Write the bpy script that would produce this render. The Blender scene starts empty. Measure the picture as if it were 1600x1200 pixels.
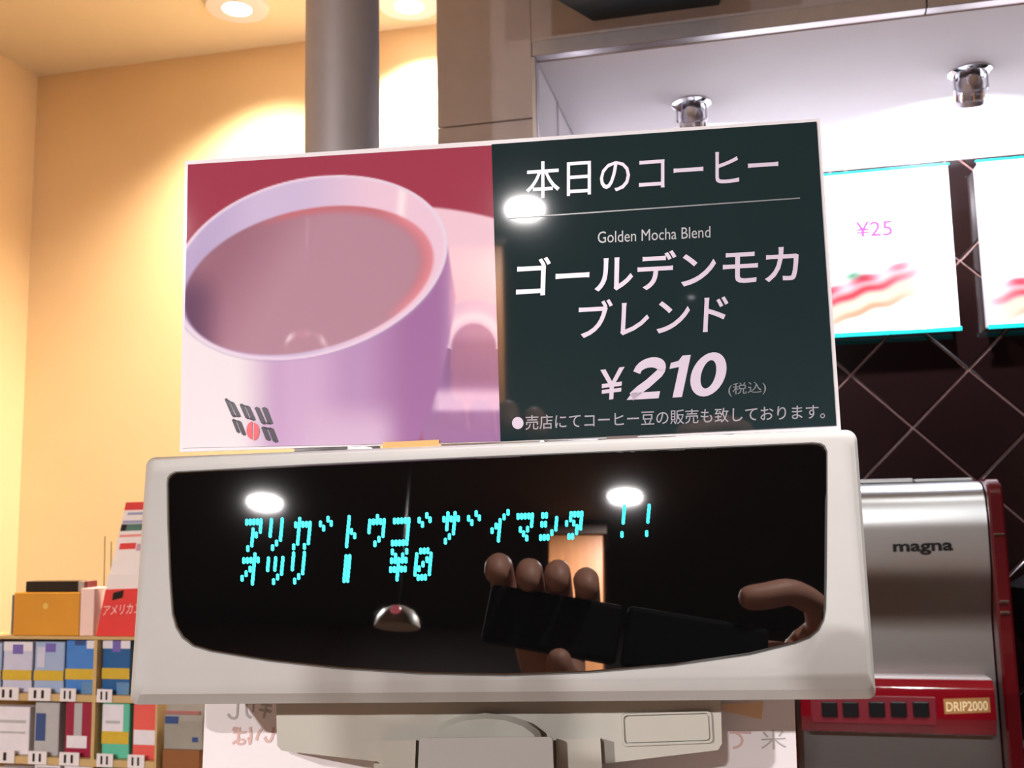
import bpy, bmesh, math, random
import numpy as np
from mathutils import Vector, Matrix
from math import sin, cos, radians, pi

random.seed(4)
scene = bpy.context.scene
COL = scene.collection
H = 1.30                      # height of the phone's lens above the floor

# ------------------------------------------------------------------ camera
PITCH, ROLL, YAW, F = 7.404, 1.104, 13.0, 1600.0
def _cam():
    p, r, w = map(radians, (PITCH, ROLL, YAW))
    fw = Vector((-sin(w)*cos(p), cos(w)*cos(p), sin(p)))
    rt = Vector((cos(w), sin(w), 0.0)); up = rt.cross(fw)
    return fw, rt*cos(r) - up*sin(r), up*cos(r) + rt*sin(r)
FW, RT, UP = _cam()
EYE = Vector((0, 0, H))
cd = bpy.data.cameras.new('camera'); cam = bpy.data.objects.new('camera', cd); COL.objects.link(cam)
cd.sensor_width = 36.0; cd.lens = 36.0*F/1600.0; cd.clip_start = 0.01
cam.matrix_world = Matrix(((RT.x, UP.x, -FW.x, EYE.x), (RT.y, UP.y, -FW.y, EYE.y), (RT.z, UP.z, -FW.z, EYE.z), (0, 0, 0, 1)))
cd.dof.use_dof = True; cd.dof.focus_distance = 0.42; cd.dof.aperture_fstop = 40.0
scene.camera = cam

# ------------------------------------------------------------------ world, exposure, room light
world = bpy.data.worlds.new('world'); scene.world = world; world.use_nodes = True
world.node_tree.nodes['Background'].inputs[0].default_value = (0.9, 0.85, 0.8, 1)
world.node_tree.nodes['Background'].inputs[1].default_value = 0.0
vs = scene.view_settings
vs.view_transform = 'Standard'; vs.look = 'None'; vs.gamma = 1.0; vs.exposure = 0.0; vs.use_curve_mapping = False
scene.display_settings.display_device = 'sRGB'

def lamp(name, kind, loc, energy, color, aim=None, size=0.06, cone=120, blend=0.5):
    l = bpy.data.lights.new(name, kind); l.energy = energy; l.color = color
    if kind == 'SPOT':
        l.spot_size = radians(cone); l.spot_blend = blend; l.shadow_soft_size = size
    elif kind == 'AREA':
        l.shape = 'DISK'; l.size = size
    else:
        l.shadow_soft_size = size
    o = bpy.data.objects.new(name, l); COL.objects.link(o); o.location = loc
    if aim is not None:
        o.rotation_euler = (Vector(aim)-Vector(loc)).to_track_quat('-Z', 'Y').to_euler()
    return o
WARM = (1.0, 0.87, 0.68); NEUT = (1.0, 0.955, 0.95); COOL = (0.95, 0.92, 1.0)
CEIL = H + 1.32
WASH = [(-1.23, 2.267), (-0.80, 2.37)]              # downlights washing the cream wall
ROOM = [(-1.71, -3.50), (-0.09, -3.44)]              # downlights over the seating, seen in the glossy fronts
OVER = (0.55, 0.50)                                 # lamp beyond the upper edge; casts the wall box's shadow down the bulkhead
KSPOT = [(-0.090, 2.2115), (0.484, 2.2013)]
KCEIL = H + 0.903

# ------------------------------------------------------------------ pixel -> place on a plane that stands in the room
def ray(px): return FW + RT*((px[0]-800.0)/F) + UP*((600.0-px[1])/F)
def atY(px, Y): r = ray(px); return EYE + r*(Y/r.y)
def normal(yaw, tilt):
    a, t = radians(yaw), radians(tilt)
    return Vector((-sin(a)*cos(t), -cos(a)*cos(t), sin(t)))
class Plane:
    def __init__(s, yaw, tilt, p0):
        s.n = normal(yaw, tilt); s.p0 = Vector(p0)
    def __call__(s, px, off=0.0):
        r = ray(px); return EYE + r*(((s.p0-EYE).dot(s.n)+off)/r.dot(s.n))
DISP = Plane(-3.2, 8.9, (0, 0.390, H))
SIGN = Plane(-6.0, 0.0, (0, 0.4105, H))

# ------------------------------------------------------------------ materials
MATS = {}
def s2l(c):
    return tuple(((x/255.0)/12.92 if x/255.0 <= 0.04045 else ((x/255.0+0.055)/1.055)**2.4) for x in c)
def mat(name, rgb, rough=0.5, metal=0.0, var=0.0, scale=30.0, bump=0.0, spec=0.5, ior=1.5, emit=0.0, coat=0.0, aniso=0.0, trans=0.0, stretch=None):
    """rgb in sRGB 0..255"""
    if name in MATS: return MATS[name]
    m = bpy.data.materials.new(name); m.use_nodes = True; MATS[name] = m
    nt = m.node_tree; b = nt.nodes['Principled BSDF']
    c = s2l(rgb)
    b.inputs['Base Color'].default_value = (*c, 1); b.inputs['Roughness'].default_value = rough
    b.inputs['Metallic'].default_value = metal; b.inputs['IOR'].default_value = ior
    b.inputs['Specular IOR Level'].default_value = spec; b.inputs['Coat Weight'].default_value = coat
    b.inputs['Coat Roughness'].default_value = 0.03; b.inputs['Anisotropic'].default_value = aniso
    b.inputs['Transmission Weight'].default_value = trans
    if emit:
        b.inputs['Emission Color'].default_value = (*c, 1); b.inputs['Emission Strength'].default_value = emit
    if var or bump:
        tc = nt.nodes.new('ShaderNodeTexCoord'); nz = nt.nodes.new('ShaderNodeTexNoise')
        nz.inputs['Scale'].default_value = scale; nz.inputs['Detail'].default_value = 5.0
        src = tc.outputs['Object']
        if stretch:
            mp = nt.nodes.new('ShaderNodeMapping'); mp.inputs['Scale'].default_value = stretch
            nt.links.new(src, mp.inputs['Vector']); src = mp.outputs['Vector']
        nt.links.new(src, nz.inputs['Vector'])
        if var:
            rp = nt.nodes.new('ShaderNodeValToRGB')
            rp.color_ramp.elements[0].position = 0.3; rp.color_ramp.elements[1].position = 0.7
            rp.color_ramp.elements[0].color = (*[x*(1-var) for x in c], 1)
            rp.color_ramp.elements[1].color = (*[min(1, x*(1+var)) for x in c], 1)
            nt.links.new(nz.outputs['Fac'], rp.inputs['Fac']); nt.links.new(rp.outputs['Color'], b.inputs['Base Color'])
        if bump:
            bp = nt.nodes.new('ShaderNodeBump'); bp.inputs['Strength'].default_value = bump; bp.inputs['Distance'].default_value = 0.002
            nt.links.new(nz.outputs['Fac'], bp.inputs['Height']); nt.links.new(bp.outputs['Normal'], b.inputs['Normal'])
    return m
def print_mat(name, rough=0.04, emit=0.0, spec=0.5):
    m = bpy.data.materials.new(name); m.use_nodes = True
    nt = m.node_tree; b = nt.nodes['Principled BSDF']
    a = nt.nodes.new('ShaderNodeVertexColor'); a.layer_name = 'print'
    b.inputs['Roughness'].default_value = rough; b.inputs['Specular IOR Level'].default_value = spec
    if emit:
        b.inputs['Base Color'].default_value = (0.001, 0.001, 0.001, 1)
        nt.links.new(a.outputs['Color'], b.inputs['Emission Color']); b.inputs['Emission Strength'].default_value = emit
    else:
        nt.links.new(a.outputs['Color'], b.inputs['Base Color'])
    return m

M_wall = mat('cream_paint', (230, 202, 156), 0.75, var=0.03, scale=3, bump=0.15)
M_ceil = mat('cream_ceiling_paint', (226, 214, 184), 0.8, var=0.02, scale=3)
M_stone = mat('grey_stone_panel', (198, 191, 194), 0.55, var=0.06, scale=14, bump=0.1)
M_white = mat('white_paint', (232, 228, 232), 0.6, var=0.015, scale=6)
M_floor = mat('brown_floor_tile', (96, 74, 58), 0.35, var=0.15, scale=5)
M_dark = mat('dark_wood_panel', (58, 40, 30), 0.5, var=0.25, scale=8, stretch=(8, 8, 0.6))
M_wood = mat('warm_wood', (150, 98, 58), 0.4, var=0.2, scale=8, stretch=(10, 10, 0.6))
M_counter = mat('counter_laminate', (120, 92, 70), 0.35, var=0.12, scale=20)
M_trim = mat('brushed_aluminium', (200, 196, 200), 0.32, metal=0.9, var=0.04, scale=60)
M_pole = mat('satin_grey_metal', (178, 176, 182), 0.5, metal=0.25, var=0.03, scale=20)
M_tile = mat('dark_burgundy_glaze', (19, 9, 9), 0.09, var=0.12, scale=9, bump=0.03)
M_grout = mat('pinkish_grout', (104, 76, 72), 0.8, var=0.05, scale=60)
M_steel = mat('brushed_steel', (198, 204, 206), 0.36, metal=1.0, var=0.03, scale=40, aniso=0.6, stretch=(1, 1, 25))
M_chrome = mat('chrome', (215, 215, 220), 0.08, metal=1.0, var=0.02, scale=30)
M_red = mat('gloss_red_enamel', (124, 10, 26), 0.12, coat=0.6, var=0.05, scale=8)
M_redd = mat('deep_red_enamel', (84, 10, 18), 0.2, coat=0.5, var=0.06, scale=8)
M_black = mat('black_plastic', (22, 22, 25), 0.25, var=0.1, scale=20)
M_gloss = mat('smoked_black_acrylic', (7, 7, 8), 0.015, spec=1.0, var=0.1, scale=10, ior=1.65)
M_beige = mat('cream_plastic', (174, 173, 170), 0.42, var=0.02, scale=50, bump=0.04)
M_beige2 = mat('beige_plastic', (176, 173, 162), 0.45, var=0.02, scale=50, bump=0.04)
M_paper = mat('white_paper', (226, 220, 222), 0.7, var=0.02, scale=20)
M_cyan = mat('lit_cyan_phosphor', (20, 232, 245), 0.5, emit=1.15)
M_card = mat('dark_green_card', (34, 49, 52), 0.03, var=0.06, scale=12)
M_ink = mat('pale_lilac_ink', (214, 202, 222), 0.25, var=0.01)
M_inkg = mat('grey_ink', (124, 128, 132), 0.3, var=0.01)
M_teal = mat('teal_acrylic_edge', (20, 178, 178), 0.2, emit=0.5)
M_hang = mat('dark_teal_sheet', (16, 44, 56), 0.3, var=0.08, scale=10)
M_tan = mat('tan_acrylic', (198, 168, 116), 0.35, var=0.05, scale=20)
M_brown = mat('brown_card', (136, 84, 40), 0.6, var=0.08, scale=20)
M_yel = mat('yellow_strip', (206, 172, 48), 0.45, var=0.06, scale=60)
M_acr = mat('clear_acrylic_edge', (238, 236, 240), 0.08, var=0.01)
M_spot = mat('satin_silver', (196, 192, 202), 0.3, metal=0.7, var=0.04, scale=40)
M_lampglass = mat('lit_opal_glass', (255, 244, 226), 0.4, emit=14.0)
M_lampk = mat('lit_halogen', (250, 246, 255), 0.3, emit=20.0)

# ------------------------------------------------------------------ objects
def offset_of(p):
    v = Vector((0, 0, 0))
    while p is not None: v += p.location; p = p.parent
    return v
def link(name, me, m, parent=None):
    o = bpy.data.objects.new(name, me); COL.objects.link(o)
    if m is not None and not me.materials: me.materials.append(m)
    if parent is not None: o.parent = parent
    return o
def mesh(name, verts, faces, m, parent=None, smooth=False):
    off = offset_of(parent)
    me = bpy.data.meshes.new(name)
    me.from_pydata([tuple(Vector(v)-off) for v in verts], [], faces); me.update()
    bm = bmesh.new(); bm.from_mesh(me); bmesh.ops.recalc_face_normals(bm, faces=bm.faces); bm.to_mesh(me); bm.free()
    if smooth: me.polygons.foreach_set('use_smooth', [True]*len(me.polygons))
    return link(name, me, m, parent)
def thing(name, loc, label, cat, group=None):
    o = bpy.data.objects.new(name, None); COL.objects.link(o); o.location = loc; o.empty_display_size = 0.05
    o['label'] = label; o['category'] = cat
    if group: o['group'] = group
    return o
def tag(o, label, cat, group=None):
    o['label'] = label; o['category'] = cat
    if group: o['group'] = group
    return o
def struct(o): o['kind'] = 'structure'; return o
def box(name, x0, x1, y0, y1, z0, z1, m, parent=None, bevel=0.0, seg=2, rot=None):
    off = offset_of(parent)
    bm = bmesh.new(); bmesh.ops.create_cube(bm, size=1.0)
    c = Vector(((x0+x1)/2, (y0+y1)/2, (z0+z1)/2))
    for v in bm.verts: v.co = Vector((v.co.x*(x1-x0), v.co.y*(y1-y0), v.co.z*(z1-z0)))
    if bevel: bmesh.ops.bevel(bm, geom=bm.edges[:], offset=bevel, segments=seg, affect='EDGES', profile=0.5)
    for v in bm.verts:
        if rot is not None: v.co = rot @ v.co
        v.co += c-off
    me = bpy.data.meshes.new(name); bm.to_mesh(me); bm.free()
    return link(name, me, m, parent)
def lathe(name, prof, origin, axis, m, parent=None, seg=32, smooth=True):
    """prof: list of (radius, distance along axis)"""
    q = Vector((0, 0, 1)).rotation_difference(Vector(axis).normalized()); o = Vector(origin)
    V, Fc = [], []
    for r, h in prof:
        for k in range(seg):
            a = 2*pi*k/seg; V.append(o + q @ Vector((r*cos(a), r*sin(a), h)))
    for i in range(len(prof)-1):
        for k in range(seg):
            k2 = (k+1) % seg; Fc.append((i*seg+k, i*seg+k2, (i+1)*seg+k2, (i+1)*seg+k))
    if prof[0][0] > 1e-6: Fc.append(tuple(range(seg-1, -1, -1)))
    if prof[-1][0] > 1e-6: Fc.append(tuple((len(prof)-1)*seg+k for k in range(seg)))
    ob = mesh(name, V, Fc, m, parent, smooth)
    if smooth: sharp(ob)
    return ob
def sharp(ob, ang=35):
    me = ob.data; bm = bmesh.new(); bm.from_mesh(me)
    for e in bm.edges:
        if len(e.link_faces) == 2 and e.calc_face_angle(0) > radians(ang): e.smooth = False
    bm.to_mesh(me); bm.free()
def loops(name, L, m, parent=None, smooth=True, cap0=True, cap1=True):
    """skin a list of equal-length loops of points"""
    n = len(L[0]); V = [p for l in L for p in l]; Fc = []
    for i in range(len(L)-1):
        for k in range(n):
            k2 = (k+1) % n; Fc.append((i*n+k, i*n+k2, (i+1)*n+k2, (i+1)*n+k))
    if cap0: Fc.append(tuple(range(n-1, -1, -1)))
    if cap1: Fc.append(tuple((len(L)-1)*n+k for k in range(n)))
    ob = mesh(name, V, Fc, m, parent, smooth); 
    if smooth: sharp(ob, 30)
    return ob
def tube(name, pts, r, m, parent=None, seg=8):
    L = []
    for i, p in enumerate(pts):
        p = Vector(p); a = Vector(pts[max(i-1, 0)]); b = Vector(pts[min(i+1, len(pts)-1)])
        q = Vector((0, 0, 1)).rotation_difference((b-a).normalized())
        L.append([p + q @ Vector((r*cos(2*pi*k/seg), r*sin(2*pi*k/seg), 0)) for k in range(seg)])
    return loops(name, L, m, parent)
def rounded(c, r, seg=6):
    """c: 2D corner list, r: radius or list; returns a rounded outline"""
    out = []; n = len(c)
    for i in range(n):
        p = Vector(c[i]); a = (Vector(c[i-1])-p); b = (Vector(c[(i+1) % n])-p)
        rr = r[i] if isinstance(r, (list, tuple)) else r
        a.normalize(); b.normalize(); ang = a.angle(b); d = rr/math.tan(ang/2)
        cen = p + (a+b).normalized()*(rr/sin(ang/2))
        s = p+a*d-cen; e = p+b*d-cen; tot = s.angle(e); cr = s.x*e.y-s.y*e.x; sg = 1 if cr > 0 else -1
        for k in range(seg+1):
            t = sg*tot*k/seg; out.append((cen.x+s.x*cos(t)-s.y*sin(t), cen.y+s.x*sin(t)+s.y*cos(t)))
    return out
def bil(q, u, v):
    """q = TL,TR,BR,BL ; v measured downward"""
    a = Vector(q[0])*(1-u)+Vector(q[1])*u; b = Vector(q[3])*(1-u)+Vector(q[2])*u
    return a*(1-v)+b*v
def text_mesh(body, bold=0.0):
    cu = bpy.data.curves.new('glyphs', 'FONT'); cu.body = body; cu.offset = bold; cu.resolution_u = 3
    o = bpy.data.objects.new('glyphs', cu); COL.objects.link(o)
    dg = bpy.context.evaluated_depsgraph_get(); dg.update()
    me = bpy.data.meshes.new_from_object(o.evaluated_get(dg))
    V = [(v.co.x, v.co.y) for v in me.vertices]; Fc = [tuple(p.vertices) for p in me.polygons]
    bpy.data.objects.remove(o); bpy.data.curves.remove(cu); bpy.data.meshes.remove(me)
    return V, Fc
def text(name, body, quad, m, parent, bold=0.0, mirror=False):
    """flat lettering laid into a 3D quad TL,TR,BR,BL"""
    V, Fc = text_mesh(body, bold)
    xs = [v[0] for v in V]; ys = [v[1] for v in V]; x0, x1, y0, y1 = min(xs), max(xs), min(ys), max(ys)
    P = []
    for x, y in V:
        u = (x-x0)/(x1-x0); v = 1-(y-y0)/(y1-y0)
        P.append(bil(quad, 1-u if mirror else u, v))
    return mesh(name, P, Fc, m, parent)
def pq(pl, pts, off=0.0): return [pl(p, off) for p in pts]
def slab(name, front, depth_vec, m, parent=None, bev=0.0):
    """polygon (3D points) pushed back by depth_vec"""
    dv = Vector(depth_vec)
    return loops(name, [front, [p+dv for p in front]], m, parent, smooth=False)
def print_grid(name, quad, nu, nv, fn, m, parent):
    """flat print: fn(U,V)-> sRGB 0..255 array"""
    U, W = np.meshgrid(np.linspace(0, 1, nu), np.linspace(0, 1, nv))
    colr = fn(U.ravel(), W.ravel())/255.0
    lin = np.where(colr <= 0.04045, colr/12.92, ((colr+0.055)/1.055)**2.4)
    q = [np.array(p) for p in quad]; u = U.ravel()[:, None]; w = W.ravel()[:, None]
    P = (q[0]*(1-u)+q[1]*u)*(1-w)+(q[3]*(1-u)+q[2]*u)*w - np.array(offset_of(parent))
    idx = np.arange(nu*nv).reshape(nv, nu)
    Fc = np.stack([idx[:-1, :-1], idx[1:, :-1], idx[1:, 1:], idx[:-1, 1:]], -1).reshape(-1, 4)
    me = bpy.data.meshes.new(name); me.from_pydata(P.tolist(), [], Fc.tolist()); me.update()
    at = me.color_attributes.new('print', 'FLOAT_COLOR', 'POINT')
    at.data.foreach_set('color', np.concatenate([lin, np.ones((len(lin), 1))], 1).astype(np.float32).ravel())
    return link(name, me, m, parent)

# ================================================================== THE ROOM
XL, XR, YB, YR, YK, XP, XO = -2.0, 2.2, -6.2, 2.5, 2.6, -0.583, -0.380
YF = 1.90                                             # face of the stone bulkhead
XS = -3.6                                             # unseen seating side widened so its lamps do not brighten the wall
struct(box('floor', XS-.1, XR+.1, YB-.1, YK+.1, -.1, 0, M_floor))
struct(box('ceiling', XS-.1, XR+.1, -1.2, YK+.1, CEIL, CEIL+.1, M_ceil))
struct(box('ceiling_seating', XS-.1, XR+.1, YB-.1, -1.2, CEIL, CEIL+.1, mat('mirror_darkened_ceiling', (44, 36, 32), .8, var=.05, scale=4)))  # unseen ceiling coloured dark so the glossy fronts mirror a dark room
struct(box('wall_left', XL-.1, XL, -.6, YR, 0, CEIL, M_wall))
struct(box('wall_left_seating', XS-.1, XS, YB, -.6, 0, CEIL, M_dark))  # dark finish chosen to keep this wall's mirror image dark
struct(box('wall_return', XS-.1, XL-.1, -.6, -.5, 0, CEIL, M_wall))  # added to close off the widened seating area
struct(box('wall_rear', XL-.1, XP, YR, YK+.1, 0, CEIL, M_wall))
struct(box('wall_front', XS-.1, XR+.1, YB-.1, YB, 0, CEIL, M_dark))
struct(box('wall_right', XR, XR+.1, YB, YK+.1, 0, CEIL, M_dark))
wp = struct(box('wall_pillar', XP+.012, XO-.004, YF+.012, YK+.1, 0, CEIL, M_stone))
wb = struct(box('wall_bulkhead', XO-.004, XR, YF+.012, YK+.1, KCEIL+.02, CEIL, M_stone))
J1 = H+.781
def panel(x0, x1, z0, z1, par): box('stone_panel', x0, x1, YF, YF+.0118, z0, z1, M_stone, par, bevel=.0012, seg=1)
panel(XP, XO-.006, J1+.0015, CEIL, wp)
for k in range(3): panel(XP, XO-.006, max(0, J1-.0015-.72*(k+1)+.003), J1-.0015-.72*k, wp)
for k, (a, b) in enumerate([(XO-.0055, .297), (.3, 1.0), (1.003, 1.7), (1.703, XR)]):
    panel(a, b, KCEIL+.033, CEIL, wb)
for k in range(3):
    z1 = J1+.0015+ (CEIL-J1) if k == 0 else J1-.0015-.72*(k-1)
    z0 = J1+.0015 if k == 0 else max(0, J1-.0015-.72*k+.003)
    box('stone_panel', XP, XP+.0118, YF+.013, YR, z0, min(z1, CEIL), M_stone, wp, bevel=.001, seg=1)
# metal edge of the kitchen opening
struct(box('trim_1', XO-.003, .352, YF-.008, YF+.02, KCEIL+.002, KCEIL+.033, M_trim, bevel=.001, seg=1))
struct(box('trim_2', .354, XR, YF-.008, YF+.02, KCEIL+.002, KCEIL+.033, M_trim, bevel=.001, seg=1))
struct(box('trim_3', XO-.006, XO+.004, YF-.008, YF+.02, 0, KCEIL+.001, M_trim, bevel=.001, seg=1))
# recess: ceiling, jamb, tiled rear wall
struct(box('ceiling_kitchen', XO+.004, XR, YF+.02, YK, KCEIL, KCEIL+.02, M_white))
jam = struct(box('wall_jamb', XO-.004, XO+.003, YF+.02, YK, 0, KCEIL, M_white))
box('cover_strip', XO+.0031, XO+.006, YF+.22, YF+.228, 0, KCEIL, M_trim, jam)
struct(box('wall_kitchen_glare', XO+.003, XR, YK-.006, YK+.1, H+.845, KCEIL, M_white))  # white in place of tile: the spotlights' glare put into the colour
wk = struct(box('wall_kitchen', XO+.003, XR, YK, YK+.1, 0, H+.845, M_grout))
HD = .1340
TX0, TX1, TZ0, TZ1 = XO+.004, 1.40, H-.52, H+.843
def clip(poly):
    for ax, lim, sg in ((0, TX0, 1), (0, TX1, -1), (1, TZ0, 1), (1, TZ1, -1)):
        out = []
        for i in range(len(poly)):
            a, b = poly[i-1], poly[i]; da, db = sg*(a[ax]-lim), sg*(b[ax]-lim)
            if (da >= 0) != (db >= 0):
                t = da/(da-db); out.append((a[0]+(b[0]-a[0])*t, a[1]+(b[1]-a[1])*t))
            if db >= 0: out.append(b)
        poly = out
        if len(poly) < 3: return None
    return poly
tile_me = None
for i in range(-8, 10):
    for j in range(-8, 8):
        if (i+j) % 2 == 0: continue
        cx, cz = .3815+i*HD, H+.194+j*HD*.993
        g = HD-.0042
        dia = [(cx-g, cz), (cx, cz-g), (cx+g, cz), (cx, cz+g)]
        p = clip(dia)
        if not p: continue
        whole = all(abs(a[0]-b[0])+abs(a[1]-b[1]) < 1e-7 for a, b in zip(p, dia)) and len(p) == 4
        def tile_loops(p, c):
            sh = lambda q, f: (c[0]+(q[0]-c[0])*f, c[1]+(q[1]-c[1])*f)
            return [[Vector((q[0], YK, q[1])) for q in p], [Vector((q[0], YK-.004, q[1])) for q in p],
                    [Vector((*[sh(q, .975)[0]], YK-.006, sh(q, .975)[1])) for q in p]]
        if whole and tile_me is not None:
            o = link('tile', tile_me, None, wk); o.location = (cx, 0, cz)
        elif whole:
            p0 = [(q[0]-cx, q[1]-cz) for q in p]
            o = loops('tile', tile_loops(p0, (0, 0)), M_tile, wk, smooth=False); o.location = (cx, 0, cz); tile_me = o.data
        else:
            c = (sum(q[0] for q in p)/len(p), sum(q[1] for q in p)/len(p))
            loops('tile', tile_loops(p, c), M_tile, wk, smooth=False)

# kitchen worktop and base cabinets
ZK = H-.52
ctp = tag(box('kitchen_worktop', XO+.006, XR-.01, 2.0, YK-.008, ZK-.04, ZK, mat('steel_worktop', (170, 170, 172), .3, metal=.9, var=.05), bevel=.004), 'long steel worktop under the dark diagonal tiles', 'worktop')
for k in range(4):
    x0 = XO+.01+k*.64
    t = thing('kitchen_cabinet', (x0+.315, 2.3, 0), 'white kitchen base cabinet, %s from the stone pillar, under the steel worktop' % ('first', 'second', 'third', 'fourth')[k], 'cabinet', 'cabinets under the kitchen worktop')
    box('body', x0, x0+.63, 2.04, YK-.01, 0, ZK-.041, M_white, t, .003)
    d = box('door', x0+.01, x0+.62, 2.02, 2.039, .08, ZK-.06, M_white, t, .003)
    box('handle', x0+.25, x0+.38, 2.005, 2.0195, ZK-.13, ZK-.115, M_chrome, d, .003)

# ------------------------------------------------------------------ lamps of the room (each lamp carries its own light)
def downlight(x, y, z, e, col, label, group, cone=130, blend=.7, r=.062, glass=M_lampglass, aim=None, beam='downlight_beam', disc=False):
    t = thing('recessed_downlight', (x, y, z), label, 'lamp', group)
    lathe('trim_ring', [(r, -.012), (r+.016, -.010), (r+.018, -.001), (r, -.001)], (x, y, z), (0, 0, 1), M_white, t)
    lathe('lens', [(.0001, -.013), (r*.6, -.012), (r, -.008), (r, -.002)], (x, y, z), (0, 0, 1), glass, t)
    if disc: lamp(beam, 'AREA', (x, y, z-.0145), e, col, (x, y, 0), 2*r)
    else: lamp(beam, 'SPOT', (x, y, z-.03), e, col, aim or (x, y, 0), r*.8, cone, blend)
    return t
downlight(*WASH[0], CEIL, 95, WARM, 'bright ceiling downlight close to the cream wall, left of the grey pole', 'wall washing downlights', 124, .75)
downlight(*WASH[1], CEIL, 160, (1.0, .86, .80), 'bright ceiling downlight close to the cream wall, between grey pole and stone pillar', 'wall washing downlights', 124, .75)
for (x, y), e, lb, bn in zip(ROOM, (400, 215), ('ceiling downlight over the seating, away from the wooden column', 'ceiling downlight over the seating, in front of the wooden column'), ('downlight_seating_offscreen', 'downlight_column_offscreen')):
    downlight(x, y, CEIL, e, NEUT, lb, 'downlights over the seating', r=.062, beam=bn, disc=True)
downlight(*OVER, CEIL, 190, NEUT, 'ceiling downlight above the counter, right of the register', None, 110, .6, beam='downlight_counter_offscreen')
for k, (x, y) in enumerate(KSPOT):
    lab = ['chrome gimbal spotlight on the white kitchen ceiling, behind the dark green card', 'chrome gimbal spotlight on the white kitchen ceiling, clear of the sign'][k]
    t = thing('gimbal_spotlight', (x, y, KCEIL), lab, 'lamp', 'kitchen ceiling spotlights')
    lathe('flange', [(.044, 0), (.044, -.003), (.037, -.008), (.034, -.009)], (x, y, KCEIL), (0, 0, 1), M_chrome, t)
    ax = Vector((0.02, .50, -.86)).normalized(); o = Vector((x, y+.001, KCEIL-.010))
    hd = lathe('lamp_head', [(r_*1.02, h_*1.38) for r_, h_ in ((.010, -.004), (.021, .0), (.025, .010), (.025, .018), (.0275, .020), (.0275, .024), (.025, .026), (.024, .033), (.0275, .036), (.0275, .043), (.022, .045))], o, ax, M_spot, t)
    lathe('back_cap', [(.0125, -.004), (.0125, .010), (.011, .014), (.0001, .015)], o+Vector((0, -.018, -.014)), Vector((0, -.85, -.5)), M_trim, hd)
    for k2 in range(8):
        a2 = 2*pi*k2/8; e1 = ax.orthogonal().normalized(); e2 = ax.cross(e1); c2 = o+ax*.038+(e1*cos(a2)+e2*sin(a2))*.0265
        tube('cooling_fin', [c2-ax*.010, c2+ax*.010], .004, M_chrome, hd, 6)
    for s in (-1, 1):
        box('yoke_arm', x+s*.0315-.002, x+s*.0315+.002, y-.007, y+.007, KCEIL-.040, KCEIL-.006, M_chrome, t, .001)
    lathe('bulb', [(.0001, .0640), (.016, .0636), (.0215, .0630)], o, ax, M_lampk, hd)
    lamp('gimbal_beam', 'SPOT', o+ax*.070, 50, COOL, o+ax*.070+Vector((0, .80, -.60)), .02, 150, .5)

# ================================================================== THINGS
# ---- metal pole behind the sign
a, b = atY((481, 200), 1.5), atY((590, 200), 1.5); pr = (b-a).length/2*.985; pcx = (a.x+b.x)/2
t = thing('metal_pole', (pcx, 1.5, 0), 'round satin grey metal pole rising to the ceiling behind the sign', 'pole')
lathe('shaft', [(pr, .012), (pr, CEIL-.012)], (pcx, 1.5, 0), (0, 0, 1), M_pole, t, 48)
lathe('base_flange', [(pr+.03, 0), (pr+.03, .006), (pr+.002, .011)], (pcx, 1.5, 0), (0, 0, 1), M_pole, t, 48)
lathe('ceiling_flange', [(pr+.03, 0), (pr+.03, -.006), (pr+.002, -.011)], (pcx, 1.5, CEIL), (0, 0, 1), M_pole, t, 48)

# ---- dark teal hanging box at the bulkhead
w0, w1 = atY((927, 33), YF-.002), atY((1123, 7), YF-.002)
zb = (w0.z+w1.z)/2; d = .30
poly = [(w0.x, YF-.001), (w1.x, YF-.001), (w1.x+.05, YF-d), (w0.x-.16, YF-d)]
t = thing('wall_box', ((w0.x+w1.x)/2, YF-.1, zb), 'dark teal box with splayed sides fixed high on the stone bulkhead', 'box')
loops('housing', [[Vector((x, y, zb)) for x, y in poly], [Vector((x, y, zb+.22)) for x, y in poly]], M_hang, t, smooth=False)
box('mounting_plate', w0.x+.02, w1.x-.02, YF-.0009, YF-.0001, zb+.02, zb+.2, M_black, t)
loops('front_frame', [[Vector((x, y, zz)) for x, y in ((poly[3][0]+.005, YF-d-.006), (poly[2][0]-.005, YF-d-.006), (poly[2][0]-.005, YF-d-.0001), (poly[3][0]+.005, YF-d-.0001))] for zz in (zb+.004, zb+.216)], M_black, t, smooth=False)

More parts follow.
